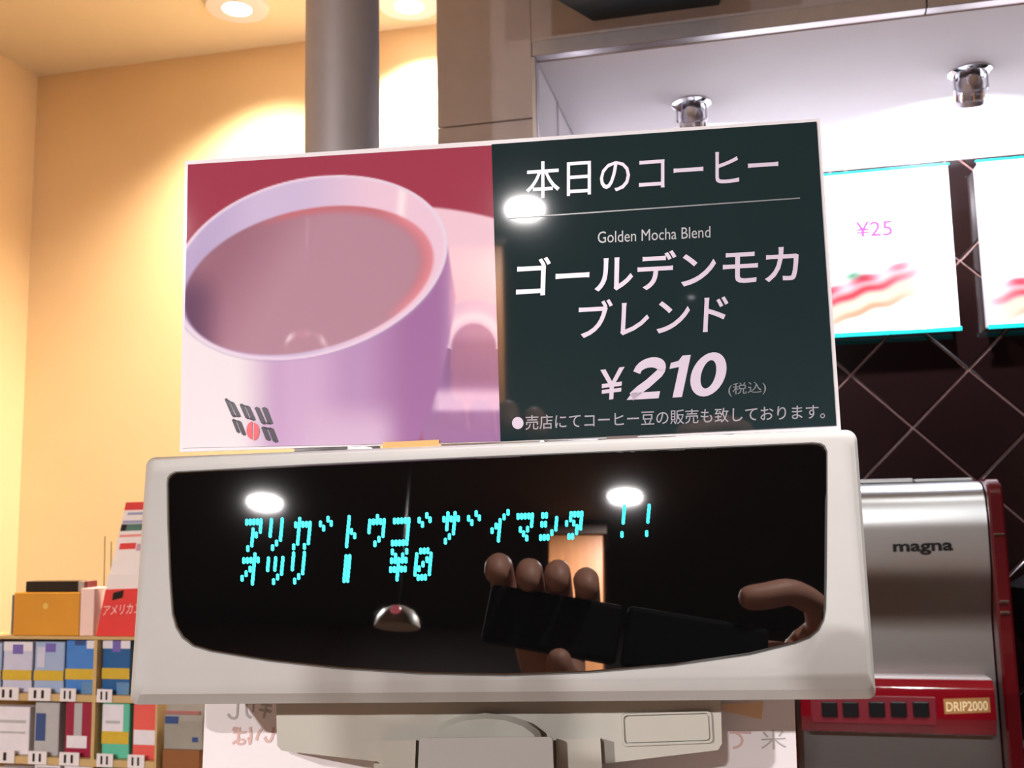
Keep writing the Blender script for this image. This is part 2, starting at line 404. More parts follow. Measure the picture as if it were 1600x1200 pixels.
# ---- menu light boxes
M_board = print_mat('lit_menu_print', .4, emit=3.0, spec=.15)
def smooth01(x, a, b): t = np.clip((x-a)/(b-a), 0, 1); return t*t*(3-2*t)
def mix(c, d, k): k = np.asarray(k)[:, None]; return c*(1-k)+np.array(d, float)[None, :]*k
def sandwich(c, X, Z, cx, cz, s, seed):
    # long roll with filling, slanting up to the right; X,Z in metres on the board
    ca, sa = cos(radians(17)), sin(radians(17))
    p = ((X-cx)*ca+(Z-cz)*sa)/s; q = (-(X-cx)*sa+(Z-cz)*ca)/s
    wob = .005*np.sin(p*61+seed)+.006*np.sin(p*113+seed*2)
    env = np.sqrt(np.clip(1-(p/.125)**2, 0, 1))
    def band(lo, hi, soft=.006): return smooth01(q+wob*.3, lo-soft, lo+soft)*(1-smooth01(q+wob*.3, hi-soft, hi+soft))*(env > .05)
    c = mix(c, (196, 104, 80), band(-.042*1.0, -.006)*env*.9)
    c = mix(c, (190, 168, 150), band(-.028, -.008)*env)
    c = mix(c, (150, 40, 52), band(-.006, .010)*env)
    c = mix(c, (176, 120, 124), band(.006, .012)*env)
    c = mix(c, (146, 38, 54), band(.013, .030)*env*(.75+.25*np.sin(p*90)))
    c = mix(c, (60, 110, 84), (np.exp(-((p+.0)/.018)**2-((q-.036)/.008)**2))*.9)
    return c
boards = [(-.048, .4965, 'lit white menu light box showing ¥25 and a filled roll', (.275, .515)), (.5535, 1.10, 'lit white menu light box showing a filled roll, without a readable price', (.700, .510))]
BZ0, BZ1 = H+.418, H+.818
for bx0, bx1, lab, (sx, sz) in boards:
    t = thing('menu_light_box', ((bx0+bx1)/2, YK-.03, BZ0), lab, 'menu board', 'lit menu boards')
    box('housing', bx0+.006, bx1-.006, YK-.060, YK-.0065, BZ0+.004, BZ1-.004, M_white, t, .002)
    def fn(U, V, bx0=bx0, bx1=bx1, sx=sx, sz=sz):
        X = bx0+(bx1-bx0)*U; Z = BZ1-(BZ1-BZ0)*V - H
        c = np.tile(np.array([[250., 246., 255.]]), (len(U), 1))
        c = sandwich(c, X, Z, sx, sz, 1.3, sx*40)
        return c
    fp = print_grid('front_panel', [Vector((bx0+.004, YK-.062, BZ1-.004)), Vector((bx1-.004, YK-.062, BZ1-.004)), Vector((bx1-.004, YK-.062, BZ0+.004)), Vector((bx0+.004, YK-.062, BZ0+.004))], 150, 110, fn, M_board, t)
    box('lower_rim', bx0, bx1, YK-.066, YK-.0605, BZ0-.006, BZ0+.0045, M_teal, t, .001)
    box('upper_rim', bx0, bx1, YK-.066, YK-.0605, BZ1-.0045, BZ1+.001, M_teal, t, .001)
    if bx0 < 0:
        q = [atY(p, YK-.0632) for p in ((1336, 347), (1394, 343), (1395, 368), (1337, 371))]
        text('price', '¥25', q, mat('purple_price_ink', (84, 40, 84), .7, emit=2.6, spec=.1), fp, .015)

# ---- coffee machine
YM = 2.05
x0m, x1m = atY((1247, 1160), YM).x, atY((1537, 760), YM).x
ztop = atY((1440, 752), YM).z
xs0, xs1 = x1m+.002, atY((1566, 800), YM).x
t = thing('coffee_machine', ((x0m+x1m)/2, 2.28, ZK), 'tall stainless coffee brewer with red side frames and a red switch panel', 'coffee machine')
DZ = lambda y: atY((1440, y), YM).z
prof = [(2.46, ztop-.004), (2.13, ztop-.001), (2.085, ztop-.004), (2.062, ztop-.016), (2.05, ztop-.036), (2.044, ztop-.07), (2.044, ztop-.10),
        (2.048, DZ(890)), (2.056, DZ(920)), (2.066, DZ(945)), (2.072, DZ(962)), (2.0745, DZ(980)), (2.075, DZ(1005)), (2.075, DZ(1070)), (2.075, DZ(1150)), (2.075, ZK+.03), (2.078, ZK+.008), (2.46, ZK+.008)]
def fine(pts, n=4):
    out = []
    for i in range(len(pts)-1):
        p0, p1, p2, p3 = [Vector(pts[max(0, min(len(pts)-1, i+k))]) for k in (-1, 0, 1, 2)]
        for k in range(n):
            s = k/n; out.append(.5*((2*p1)+(p2-p0)*s+(2*p0-5*p1+4*p2-p3)*s*s+(3*p1-p0-3*p2+p3)*s**3))
    out.append(Vector(pts[-1])); return out
pf = [Vector(prof[0])]+fine(prof[1:-1], 5)+[Vector(prof[-1])]
body = loops('body', [[Vector((x, p[0], p[1])) for p in pf] for x in (x0m, x1m)], M_steel, t)
box('lid', x0m+.01, atY((1436, 752), YM).x, 2.12, 2.45, ztop, ztop+.008, M_steel, t, .002)
box('lid', atY((1438, 752), YM).x, x1m-.004, 2.12, 2.45, ztop, ztop+.006, M_steel, t, .002)
def side_frame(xa, xb):
    c = [(2.030, ZK), (2.47, ZK), (2.47, ztop+.002), (2.030, ztop+.002)]
    o = rounded(c, [.006, .006, .02, .035], 8)
    i_ = rounded([(2.033, ZK+.003), (2.467, ZK+.003), (2.467, ztop-.001), (2.033, ztop-.001)], [.005, .005, .018, .033], 8)
    return loops('side_frame', [[Vector((xa, *p)) for p in i_], [Vector((xa+.004, *p)) for p in o], [Vector((xb-.004, *p)) for p in o], [Vector((xb, *p)) for p in i_]], M_redd, t)
sf = side_frame(xs0, xs1); side_frame(x0m-.002-(xs1-xs0), x0m-.002)
za, zb_ = atY((1562, 940), 2.03).z, atY((1562, 957), 2.03).z
for zz in (za, zb_): box('chrome_clip', xs0+.004, xs1-.006, 2.022, 2.0299, zz-.003, zz+.003, M_chrome, sf, .0012)
zz = atY((1552, 835), 2.03).z; box('chrome_clip', xs0+.004, xs0+.022, 2.024, 2.0299, zz-.002, zz+.002, M_chrome, sf, .001)
# switch panel
zp1, zp0 = atY((1450, 1062), 2.0).z, atY((1450, 1150), 2.0).z
zpm = atY((1450, 1122), 2.0).z
xp0, xp1 = atY((1252, 1120), 2.0).x, atY((1556, 1110), 2.0).x
pc = [(2.0745, zp0), (2.012, zp0), (1.998, zpm), (1.998, zp1-.016), (2.010, zp1), (2.0745, zp1)]
pp = rounded(pc, [.002, .006, .004, .012, .006, .002], 5)
pan = loops('switch_panel', [[Vector((x, *p)) for p in pp] for x in (xp0, xp1)], M_red, t)
xr0, xr1 = atY((1266, 1100), 1.996).x, atY((1462, 1100), 1.996).x
zr1, zr0 = atY((1400, 1088), 1.996).z, atY((1400, 1132), 1.996).z
box('switch_plate', xr0, xr1, 1.9945, 1.9979, zr0, zr1, mat('brick_red_plate', (116, 28, 40), .35, var=.05), pan, .001)
for cx in (1296, 1329, 1370, 1404, 1439):
    c = atY((cx, 1108), 1.993)
    s = box('rocker_switch', c.x-.0135, c.x+.0135, 1.988, 1.9944, c.z-.0135, c.z+.0135, M_black, pan, .002)
gp = pq(Plane(0, 0, (0, 1.9975, H)), [(1474, 1092), (1546, 1090), (1548, 1113), (1476, 1116)])
gpl = slab('badge', gp, (0, .0006, 0), mat('gold_badge', (200, 150, 96), .35, metal=.5, var=.05), pan)
text('model_lettering', 'DRIP2000', [atY(p, 1.9969) for p in ((1478, 1097), (1543, 1095), (1544, 1110), (1479, 1112))], mat('pale_badge_lettering', (246, 226, 178), .4), gpl, .012)
text('maker_lettering', 'magna', [atY(p, 2.0425) for p in ((1395, 850), (1489, 847), (1490, 866), (1396, 868))], M_black, body, .03)
box('foot', x0m+.02, x0m+.06, 2.08, 2.12, ZK, ZK+.0078, M_black, t); box('foot', x1m-.06, x1m-.02, 2.08, 2.12, ZK, ZK+.0078, M_black, t)

# ---- black grinder at the edge of the tiles
xg = atY((1592, 900), 2.2).x; zg1 = atY((1592, 905), 2.2).z
t = thing('coffee_grinder', (xg+.09, 2.3, ZK), 'black coffee grinder standing beside the red side frame of the brewer', 'coffee grinder')
lathe('base', [(.085, 0), (.09, .006), (.09, .03), (.07, .05), (.065, .17), (.075, .19), (.075, .215)], (xg+.09, 2.3, ZK), (0, 0, 1), M_black, t)
lathe('hopper', [(.05, .216), (.088, .28), (.09, zg1-ZK-.02), (.06, zg1-ZK), (.0001, zg1-ZK)], (xg+.09, 2.3, ZK), (0, 0, 1), M_black, t)

# ---- cigarette rack on its cabinet
YS = 1.75
def S(px, Y=YS): return atY(px, Y)
zrow = [S((100, 1083)).z, S((100, 1182)).z]; pitch = zrow[0]-zrow[1]; zrow.append(zrow[1]-pitch)
zbot = zrow[2]-.012
xa, xb = S((-60, 1040)).x, S((252, 1100)).x; xmid = S((154, 1060)).x
ztop_r = S((100, 993)).z
t = thing('base_cabinet', (xa+.2, YS+.15, 0), 'brown cabinet carrying the cigarette rack', 'cabinet')
xcab = S((330, 1100)).x
box('body', xa-.02, xcab, YS-.02, YS+.30, 0, zbot-.001, M_wood, t, .003)
for k in range(2):
    w = (xcab-xa+.02)/2; d = box('door', xa-.015+k*w, xa-.03+(k+1)*w, YS-.036, YS-.0205, .05, zbot-.05, M_wood, t, .003)
    lathe('knob', [(.012, 0), (.012, -.004), (.006, -.006), (.006, -.02)], (xa+w*.9 if k == 0 else xa+w*1.08, YS-.056, zbot-.2), (0, -1, 0), M_chrome, d)
rack = thing('cigarette_rack', ((xa+xb)/2, YS+.03, zbot), 'tan tiered cigarette rack filled with packs against the cream wall', 'rack')
box('back_panel', xa, xb, YS+.052, YS+.058, zbot, ztop_r, M_tan, rack)
box('top_board', xa, xb, YS-.012, YS+.0515, ztop_r-.006, ztop_r, M_tan, rack, .001)
for z in zrow:
    sh = box('shelf', xa+.0045, xb-.0045, YS-.012, YS+.0515, z-.0135, z-.0005, M_tan, rack, .001)
for x in (xa+.002, xmid, xb-.002):
    wd = .0035 if x == xmid else .002
    box('divider', x-wd, x+wd, YS-.0125, YS+.0515, zbot, ztop_r-.0062, M_tan, rack, .0005)
def frect(name, pack, x0, x1, z0, z1, m, lift=.0004, par=None):
    return box(name, x0, x1, YS-lift, YS-lift+.0003, z0, z1, m, par or pack)
def pk_mat(nm, rgb): return mat('pack_'+nm, rgb, .35, var=.04, scale=60)
def pack(pxl, pxr, row, pytop, m, label, bands=(), warn=None, digits='11', tagw=.75):
    """bands: (u0,u1,v0,v1,material) on the front, v from the top"""
    yref = 1040 if row == 0 else (1130 if row == 1 else 1195)
    x0, x1 = S((pxl, yref)).x, S((pxr, yref)).x; z0 = zrow[row]; z1 = min(S(((pxl+pxr)/2, pytop)).z, (zrow[row-1]-.0145) if row else ztop_r-.0072)
    t = thing('cigarette_pack', ((x0+x1)/2, YS+.011, z0), label, 'cigarette pack', 'cigarette packs in the rack')
    box('carton', x0, x1, YS, YS+.022, z0, z1, m, t, .0012, 1)
    h = z1-z0; w = x1-x0
    for n, (u0, u1, v0, v1, bm_) in enumerate(bands):
        frect('printed_patch', t, x0+w*u0, x0+w*u1, z1-h*v1, z1-h*v0, bm_, .0006+.0002*n)
    if warn: frect('warning_strip', t, x0, x1, z1-h*warn[1], z1-h*warn[0], M_yel, .0012)
    # price tag on the shelf lip in front
    tw = w*tagw
    pt = box('price_tag', x0, x0+tw, YS-.0142, YS-.0126, z0-.0125, z0+.011, M_paper, rack)
    y = YS-.0146
    for n, ch in enumerate(digits):
        u0 = tw*(.24+.34*n); u1 = u0+tw*.12
        text('digit', ch, [Vector((x0+u0, y, z0+.007)), Vector((x0+u1, y, z0+.007)), Vector((x0+u1, y, z0-.008)), Vector((x0+u0, y, z0-.008))], M_black, pt, .02)
W = pk_mat('white', (226, 222, 230)); LV = pk_mat('lavender', (196, 198, 220)); LB = pk_mat('pale_blue', (158, 178, 212)); BL = pk_mat('blue', (66, 128, 204)); DB = pk_mat('dark_blue', (30, 92, 150))
PU = pk_mat('purple', (112, 98, 176)); NV = pk_mat('navy', (48, 76, 130)); RD = pk_mat('dark_red', (150, 28, 62)); RB = pk_mat('coral', (226, 92, 84)); GR = pk_mat('green', (92, 190, 160)); GY = pk_mat('grey', (176, 176, 178)); DG = pk_mat('deep_green', (28, 120, 92)); SL = pk_mat('slate', (96, 138, 180))
pack(-42, 2, 0, 1004, LB, 'pale blue cigarette pack at the wall end of the upper shelf', [(.3, .7, .05, .2, W)], (.56, .76))
pack(5, 50, 0, 1003, LV, 'pale lavender cigarette pack with a purple square on a white top', [(0, 1, 0, .18, W), (.32, .68, .05, .24, PU)], (.56, .76))
pack(54, 100, 0, 1003, LB, 'pale blue cigarette pack with a muted purple square', [(.36, .70, .03, .2, PU), (.08, .36, .1, .5, LV)], (.56, .76))
pack(103, 150, 0, 1000, BL, 'bright blue cigarette pack with a white corner mark', [(.68, .95, .0, .16, W), (.28, .62, .0, .1, NV), (.55, 1, .78, 1, SL)], (.54, .74), tagw=.52)
pack(160, 203, 0, 997, DB, 'dark blue cigarette pack with a lilac and white top', [(0, 1, 0, .16, W), (.36, .66, .0, .22, PU), (.55, 1, .78, 1, SL)], (.52, .72), tagw=.55)
pack(-8, 46, 1, 1104, W, 'plain white cigarette pack with grey print', [(.1, .9, .28, .34, GY), (.1, .9, .52, .56, GY)])
pack(54, 92, 1, 1098, GY, 'grey cigarette pack with an upright navy rectangle', [(.06, .46, .2, .72, NV)])
pack(102, 143, 1, 1085, RD, 'dark red cigarette pack with a pale vertical stripe', [(.34, .64, .03, .66, GY), (.08, .85, .62, .84, W)])
pack(160, 202, 1, 1083, GR, 'white cigarette pack with a green side and a yellow strip', [(0, .78, .04, .52, W), (.12, .66, .33, .38, GY)], (.52, .74), tagw=.6)
pack(208, 247, 1, 1084, RB, 'coral red cigarette pack with a white band', [(.04, 1, .48, .74, W)], tagw=.66)
pack(-3, 44, 2, 1200, W, 'white cigarette pack on the lower shelf beside the wall end')
pack(54, 94, 2, 1194, W, 'white cigarette pack on the lower shelf with a grey top', [(.1, .9, .05, .25, GY)])
pack(100, 146, 2, 1190, W, 'wide white cigarette pack on the lower shelf', [(.3, .7, .1, .4, GY)])
pack(160, 200, 2, 1187, DG, 'green cigarette pack on the lower shelf', [(.2, .8, .12, .3, GR)])
pack(207, 244, 2, 1184, W, 'white-framed dark green cigarette pack on the lower shelf', [(.12, .88, .08, .6, DG), (.2, .8, .04, .14, W)])

# boxes on top of the rack
def fbox(name, px0, px1, zt, zb, y0, y1, m, par=None, bev=.0015):
    xl, xr = S((px0[0], px0[1]), y0).x, S((px1[0], px1[1]), y0).x
    return box(name, xl, xr, y0, y1, zb, zt, m, par, bev)
zo = S((70, 926), YS-.004).z
t = thing('orange_box', (S((70, 960)).x, YS+.02, ztop_r), 'orange yellow cardboard box lying on the cigarette rack', 'box')
fbox('carton', (21, 955), (124, 955), zo, ztop_r+.0002, YS-.006, YS+.045, mat('orange_card', (214, 146, 34), .55, var=.05, scale=15), t)
fbox('end_flap', (18, 955), (20.8, 955), zo-.004, ztop_r+.002, YS-.004, YS+.043, mat('grey_blue_card', (96, 104, 116), .5, var=.05), t, .0005)
c = S((71, 947), YS-.0065); lathe('emblem', [(.006, 0), (.006, .0004)], c, (0, 1, 0), mat('pale_gold_print', (226, 186, 92), .5), t, 12)
tag(fbox('pale_carton', (125, 955), (146.5, 955), S((137, 919), YS).z, ztop_r+.0002, YS-.005, YS+.045, mat('pale_pink_card', (240, 206, 196), .6, var=.03)), 'small pale pink carton beside the orange box', 'box')
t = thing('black_case', (S((85, 915)).x, YS+.03, zo), 'flat black case lying on the orange box', 'case')
fbox('shell', (40, 915), (121, 915), S((85, 908), YS+.01).z, zo+.0004, YS+.008, YS+.04, M_black, t)
fbox('silver_end', (122, 915), (131, 915), S((85, 908), YS+.01).z-.0005, zo+.0006, YS+.009, YS+.039, mat('silver_print', (190, 188, 184), .3, metal=.6, var=.03), t, .001)
fbox('red_end', (131.4, 915), (137, 915), S((85, 908), YS+.01).z-.0005, zo+.0006, YS+.009, YS+.039, mat('maroon_print', (120, 50, 50), .4, var=.03), t, .001)

# leaflet stand
LP = Plane(0, 6.0, (0, YS+.012, ztop_r))
LQ = Plane(0, 0.0, (0, YS-.004, ztop_r))
t = thing('leaflet_stand', (S((185, 985)).x, YS+.02, ztop_r), 'red and white leaflet stand with a leaning printed card on the cigarette rack', 'leaflet stand')
LW = mat('leaflet_white', (240, 234, 232), .4, var=.02); LR = mat('leaflet_red', (226, 62, 62), .35, var=.05); LBv = mat('leaflet_blue_grey', (160, 164, 196), .4, var=.05); LG = mat('leaflet_green', (74, 118, 108), .4, var=.08); LPk = mat('leaflet_pink', (236, 150, 140), .4, var=.05)
card_q = [LP((197, 785)), LP((262, 783)), LP((244, 975)), LP((152, 980))]
cardb = slab('back_card', card_q, (0, .004, 0), LW, t)
def cpatch(name, v0, v1, m, u0=.03, u1=1., lift=.0004):
    q = [bil(card_q, u, v)+LP.n*lift for u, v in ((u0, v0), (u1, v0), (u1, v1), (u0, v1))]
    return slab(name, q, (0, .0003, 0), m, cardb)
cpatch('heading', 0, .065, LR, 0.0); cpatch('blue_strip', .085, .105, LBv, .1); cpatch('blue_strip', .15, .175, LBv); cpatch('picture', .18, .235, LG); cpatch('picture_edge', .18, .235, M_black, .02, .14, .0008)
cpatch('pink_strip', .265, .285, LPk); cpatch('red_picture', .335, .385, LR, .08, .42); cpatch('mauve_picture', .345, .40, mat('leaflet_mauve', (200, 160, 184), .4, var=.05), .44, .8)
zp = ztop_r+.0003
pocket = [LQ((165, 921)), LQ((232, 919)), LQ((225, 986)), LQ((150, 986))]
for k in (2, 3): pocket[k].z = zp
pkt = slab('pocket', pocket, (0, .012, 0), LR, t)
inner = [LQ((169, 898), -.004), LQ((234, 896), -.004), LQ((232, 921), -.004), LQ((166, 921), -.004)]
slab('leaflet', inner, (0, .006, 0), LW, t)
text('pocket_lettering', 'アメリカン', [LQ(p, .0008) for p in ((163, 946), (222, 942), (219, 958), (160, 962))], mat('leaflet_pale_lettering', (250, 190, 184), .5), pkt, .01)
slab('pocket_emblem', [LQ(p, .0009) for p in ((177, 926), (193, 922), (191, 934), (175, 938))], (0, .0004, 0), M_black, pkt)
for px in (164, 174): tube('support_wire', [S((px, 838 if px == 164 else 846), YS+.05), Vector((S((px, 900), YS+.05).x, YS+.05, ztop_r+.0005))], .0011, mat('olive_wire', (112, 110, 70), .4, metal=.3), t)

# brown box with a grey pouch, right of the rack
xb0, xb1 = S((256, 1150)).x, S((314, 1150)).x; zb1 = S((285, 1171)).z
tag(box('brown_box', xb0, xb1, YS-.004, YS+.05, zbot, zb1, M_brown, None, .0015), 'brown cardboard box standing beside the cigarette rack', 'box')
t = thing('paper_pouch', ((xb0+xb1)/2, YS+.02, zb1), 'grey printed paper pouch standing on the brown box', 'pouch')
zb2 = S((285, 1100)).z
c = [(xb0+.001, YS), (xb1+.002, YS), (xb1+.002, YS+.03), (xb0+.001, YS+.03)]
loops('pouch_body', [[Vector((x, y, zb1+.0005)) for x, y in c], [Vector((x, y, zb1+.05)) for x, y in c], [Vector((x, y*.3+.7*(YS+.015), zb2)) for x, y in c]], mat('grey_pouch_paper', (150, 146, 136), .6, var=.08, scale=30), t, smooth=False)
for (pa, pb, m) in (((258, 1119), (278, 1131), NV), ((258, 1110), (312, 1117), mat('dull_red_print', (164, 104, 100), .6)), ((300, 1152), (309, 1160), NV)):
    p, q = S(pa, YS-.001), S(pb, YS-.001); box('printed_mark', p.x, q.x, YS-.0008, YS-.0001, q.z, p.z, m, t)

# ================================================================== REGISTER WITH CUSTOMER DISPLAY
ZC = H-.40                                            # top of the service counter
t = thing('service_counter', (0, .55, 0), 'laminate service counter carrying the cash register', 'counter')
box('worktop', -1.25, 1.25, .24, .95, ZC-.04, ZC, M_counter, t, .004)
box('front_panel', -1.2, 1.2, .28, .30, .08, ZC-.0405, M_wood, t)
for x in (-1.2, 1.18): box('end_panel', x, x+.02, .3005, .93, 0, ZC-.0405, M_wood, t)
box('plinth', -1.18, 1.18, .31, .33, 0, .0795, M_dark, t)

def outl(c, off, r, seg=7): return [DISP(p, off) for p in rounded(c, r, seg)]
foot = EYE + DISP.n*((DISP.p0-EYE).dot(DISP.n))
reg = thing('cash_register', (-.07, .47, ZC), 'cream cash register with a black customer display reading a katakana thank-you line', 'cash register')
A0 = [(240, 728), (1328, 686), (1357, 1062), (213, 1070)]
A1 = [(233, 720), (1334, 677), (1364, 1077), (207, 1085)]
A2 = [(229, 715), (1338, 671), (1369, 1092), (203, 1101)]
rr = [16, 18, 12, 12]
rim = [outl(A0, 0, rr), outl(A1, -.0012, rr), outl(A2, -.006, rr), outl(A2, -.0105, rr)]
back_c = [(244, 717), (1322, 674), (1352, 1082), (218, 1090)]
L4 = [p + Vector((0.0, .05, 0)) for p in outl(back_c, -.012, rr)]
shell = loops('display_housing', rim+[L4], M_beige, reg)
# glass front
gl = [(262, 756), (263, 748), (267, 742), (275, 738), (500, 726), (780, 713.5), (1060, 702), (1268, 693), (1280, 694), (1287, 698), (1291, 707), (1291, 780), (1290, 900), (1289, 950), (1286, 968), (1278, 984), (1264, 996), (1240, 1005), (1170, 1022), (1050, 1039), (920, 1050), (790, 1054.5), (660, 1052), (530, 1044), (420, 1032), (330, 1017), (303, 1009), (286, 996), (276, 980), (270, 958), (266, 900), (263, 820)]
gc = Vector((778, 870))
def glz(f, off): return [DISP(tuple(gc+(Vector(p)-gc)*Vector((f, 1)).to_2d().x if False else ((p[0]-gc.x)*(1-f/510)+gc.x, (p[1]-gc.y)*(1-f/165)+gc.y)), off) for p in gl]
glass = loops('display_window', [glz(0, .0001), glz(0, .0006), glz(2, .0011)], M_gloss, reg)
lip = loops('window_seal', [glz(-2, .00005), glz(-2, .0003), glz(-.5, .0003)], mat('dark_grey_seal', (70, 69, 66), .5), reg, smooth=False)

FONT = {
 'a': '1111100001001010011000100001000100 0', 'ri': '10010100101001010010000100010001000', 'ka': '01000111110100101001010010100110010', 'dk': '00100100100100000000000000000000000',
 'to': '01000010000100001100010100100001000', 'u': '00100111111000110001000010001000100', 'ko': '00000111110000100001000010000111111', 'sa': '01010111110101001010000100010001000',
 'i': '00001000100010001100101000010000100', 'ma': '00000111110000100001010100010000010', 'si': '00000110000000111001000010001011100', 'ta': '00000011110100110101000110001001100',
 '!': '00100001000010000100000000000000100', 'o': '00010111110001000110010101001000010', 'tu': '00000101011010110101000010001000100', ':': '00000011000110001100011000110001100', 'y': '10001010101111100100111110010000100', '0': '01110100011001110101110011000101110'}
FONT = {k: v.replace(' ', '').ljust(35, '0') for k, v in FONT.items()}
line1 = ['a', 'ri', 'ka', 'dk', 'to', 'u', 'ko', 'dk', 'sa', 'dk', 'i', 'ma', 'si', 'ta', None, '!', '!']
line2 = ['o', 'tu', 'ri', None, ':', None, 'y', '0']
def cell(col, row):
    # corner pixels of a character cell; rows follow the window's slope
    x = 385.5 + col*38.6 - (row*4)
    y = 816 - col*1.45 + row*(53.0+col*.35)
    return x, y
cx_, rx_, ry_ = 5.6, 6.9, 1.0
for row, ln in ((0, line1), (1, line2)):
    for col, ch in enumerate(ln):
        if not ch: continue
        x0, y0 = cell(col, row); V, Fc = [], []
        for r in range(7):
            for c in range(5):
                if FONT[ch][r*5+c] != '1': continue
                dx = x0+c*cx_-r*.65; dy = y0+r*rx_-c*.25
                k = len(V)
                hw, hh = 2.45, 5.6
                out = [(-hw, -hh+1.6), (0, -hh), (hw, -hh+1.6), (hw, hh-1.6), (0, hh), (-hw, hh-1.6)]
                V += [DISP((dx+a, dy+b), .00135) for a, b in out]; Fc.append(tuple(range(k, k+6)))
        o = mesh('lit_character', V, Fc, M_cyan, glass)

# neck under the display
NP = Plane(-3.2, 0, DISP((780, 1100), -.030))
def nps(pts, off=0.0): return [NP(p, off) for p in pts]
neck = [(431, 1085), (1126, 1080), (1128, 1162), (1122, 1172), (938, 1194), (900, 1215), (620, 1215), (590, 1190), (440, 1173), (433, 1165)]
nk = loops('neck_bracket', [nps(neck), nps([(p[0], p[1]) for p in neck], -.035)], M_beige2, reg, smooth=False)
bt = rounded([(974, 1118), (1108, 1114), (1111, 1158), (976, 1163)], 6, 4)
def around(f): return [(1042.5+(p[0]-1042.5)*(1+f/67), 1138.5+(p[1]-1138.5)*(1+f/22)) for p in bt]
loops('cover_frame', [nps(around(3.5), .0001), nps(around(3), .0016), nps(around(0), .0016), nps(around(0), .0001)], M_beige2, nk, smooth=False, cap0=False, cap1=False)
bt2 = rounded([(976.5, 1120), (1106, 1116.5), (1108.5, 1156), (978.5, 1160.5)], 5, 4)
loops('cover_plate', [nps(bt2, .0002), nps(bt2, .0016)], M_beige2, nk, smooth=False)
# swivel drum and mount
dr = []
for k in range(9):
    a_ = pi*k/8; dr.append((758-92*cos(a_), 1160-46*sin(a_)))
loops('swivel_drum', [nps([(850, 1215), (666, 1215)]+dr, .0002), nps([(850, 1215), (666, 1215)]+dr, .004), nps([(838, 1215), (678, 1215)]+[(758+(p[0]-758)*.9, 1160+(p[1]-1160)*.9+4) for p in dr], .007)], M_beige2, nk)
mt = rounded([(655, 1153), (864, 1151), (868, 1260), (650, 1260)], 5, 3)
loops('mount_block', [nps(mt, .008), nps(mt, .016), nps([(p[0]*.992+6, p[1]*.995+6) for p in mt], .018)], M_beige, reg, smooth=False)
for q in ([(594, 1157), (650, 1156), (646, 1260), (606, 1260)], [(869, 1154), (938, 1153), (944, 1260), (870, 1260)]):
    loops('mount_flank', [nps(q, .0005), nps(q, .009)], M_beige2, reg, smooth=False)
zn = NP((760, 1210)).z
o = NP((758, 1300), -.02)
box('stem', o.x-.045, o.x+.045, o.y-.012, o.y+.02, ZC+.16, zn+.004, M_beige2, reg, .004)
box('register_body', o.x-.19, o.x+.19, o.y-.06, o.y+.30, ZC+.10, ZC+.16, M_beige, reg, .01, 3)
box('cash_drawer_case', o.x-.20, o.x+.20, o.y-.06, o.y+.32, ZC+.0005, ZC+.099, M_beige2, reg, .006)
dw = box('cash_drawer', o.x-.185, o.x+.185, o.y+.3205, o.y+.33, ZC+.015, ZC+.085, M_beige, reg, .003)
lathe('lock', [(.008, 0), (.008, .003)], (o.x, o.y+.33, ZC+.05), (0, 1, 0), M_chrome, dw)

# white notice hanging behind the neck
PB = Plane(-3.2, 0, DISP((780, 1100), -.075))
note = thing('paper_notice', PB((780, 1300)), 'white paper notice behind the register neck, its red print showing through mirrored', 'notice')
npx = [(322, 1060), (1240, 1054), (1250, 1330), (311, 1330)]
sh = slab('sheet', [PB(p) for p in npx], PB.n*-.0006, M_paper, note)
M_ghost = mat('faint_red_print', (206, 172, 166), .7); M_ghost2 = mat('faint_grey_print', (172, 166, 164), .7); M_peach = mat('peach_print', (226, 186, 150), .7)
def ptext(s, q, m, b=.0): text('show_through_print', s, [PB(p, .0003) for p in q], m, sh, b, mirror=True)
ptext('いば', [(362, 1135), (430, 1132), (428, 1162), (360, 1166)], M_ghost, .02)
ptext('キリし', [(356, 1096), (426, 1093), (424, 1122), (354, 1125)], M_ghost2, .02)
ptext('米', [(1188, 1142), (1228, 1140), (1229, 1170), (1189, 1172)], M_ghost2, .0)
ptext('て', [(1140, 1143), (1174, 1141), (1174, 1169), (1141, 1171)], M_ghost, .01)
slab('peach_mark', [PB(p, .0006) for p in ((1128, 1100), (1193, 1097), (1190, 1124), (1128, 1110))], PB.n*-.0002, M_peach, sh)
pnl = PB.n
q = [PB((330, 1330), -.001), PB((1235, 1330), -.001)]
bl = [PB(p, -.0012) for p in ((440, 1080), (1120, 1076), (1120, 1330), (440, 1330))]
hb = slab('backing_board', bl, pnl*-.003, M_acr, note)
zb_min = min(p.z for p in bl)
for s in (0.2, .8):
    p = bl[3].lerp(bl[2], s); box('standoff_leg', p.x-.012, p.x+.012, p.y+.0005, p.y+.006, ZC+.1605, zb_min+.02, M_acr, note)

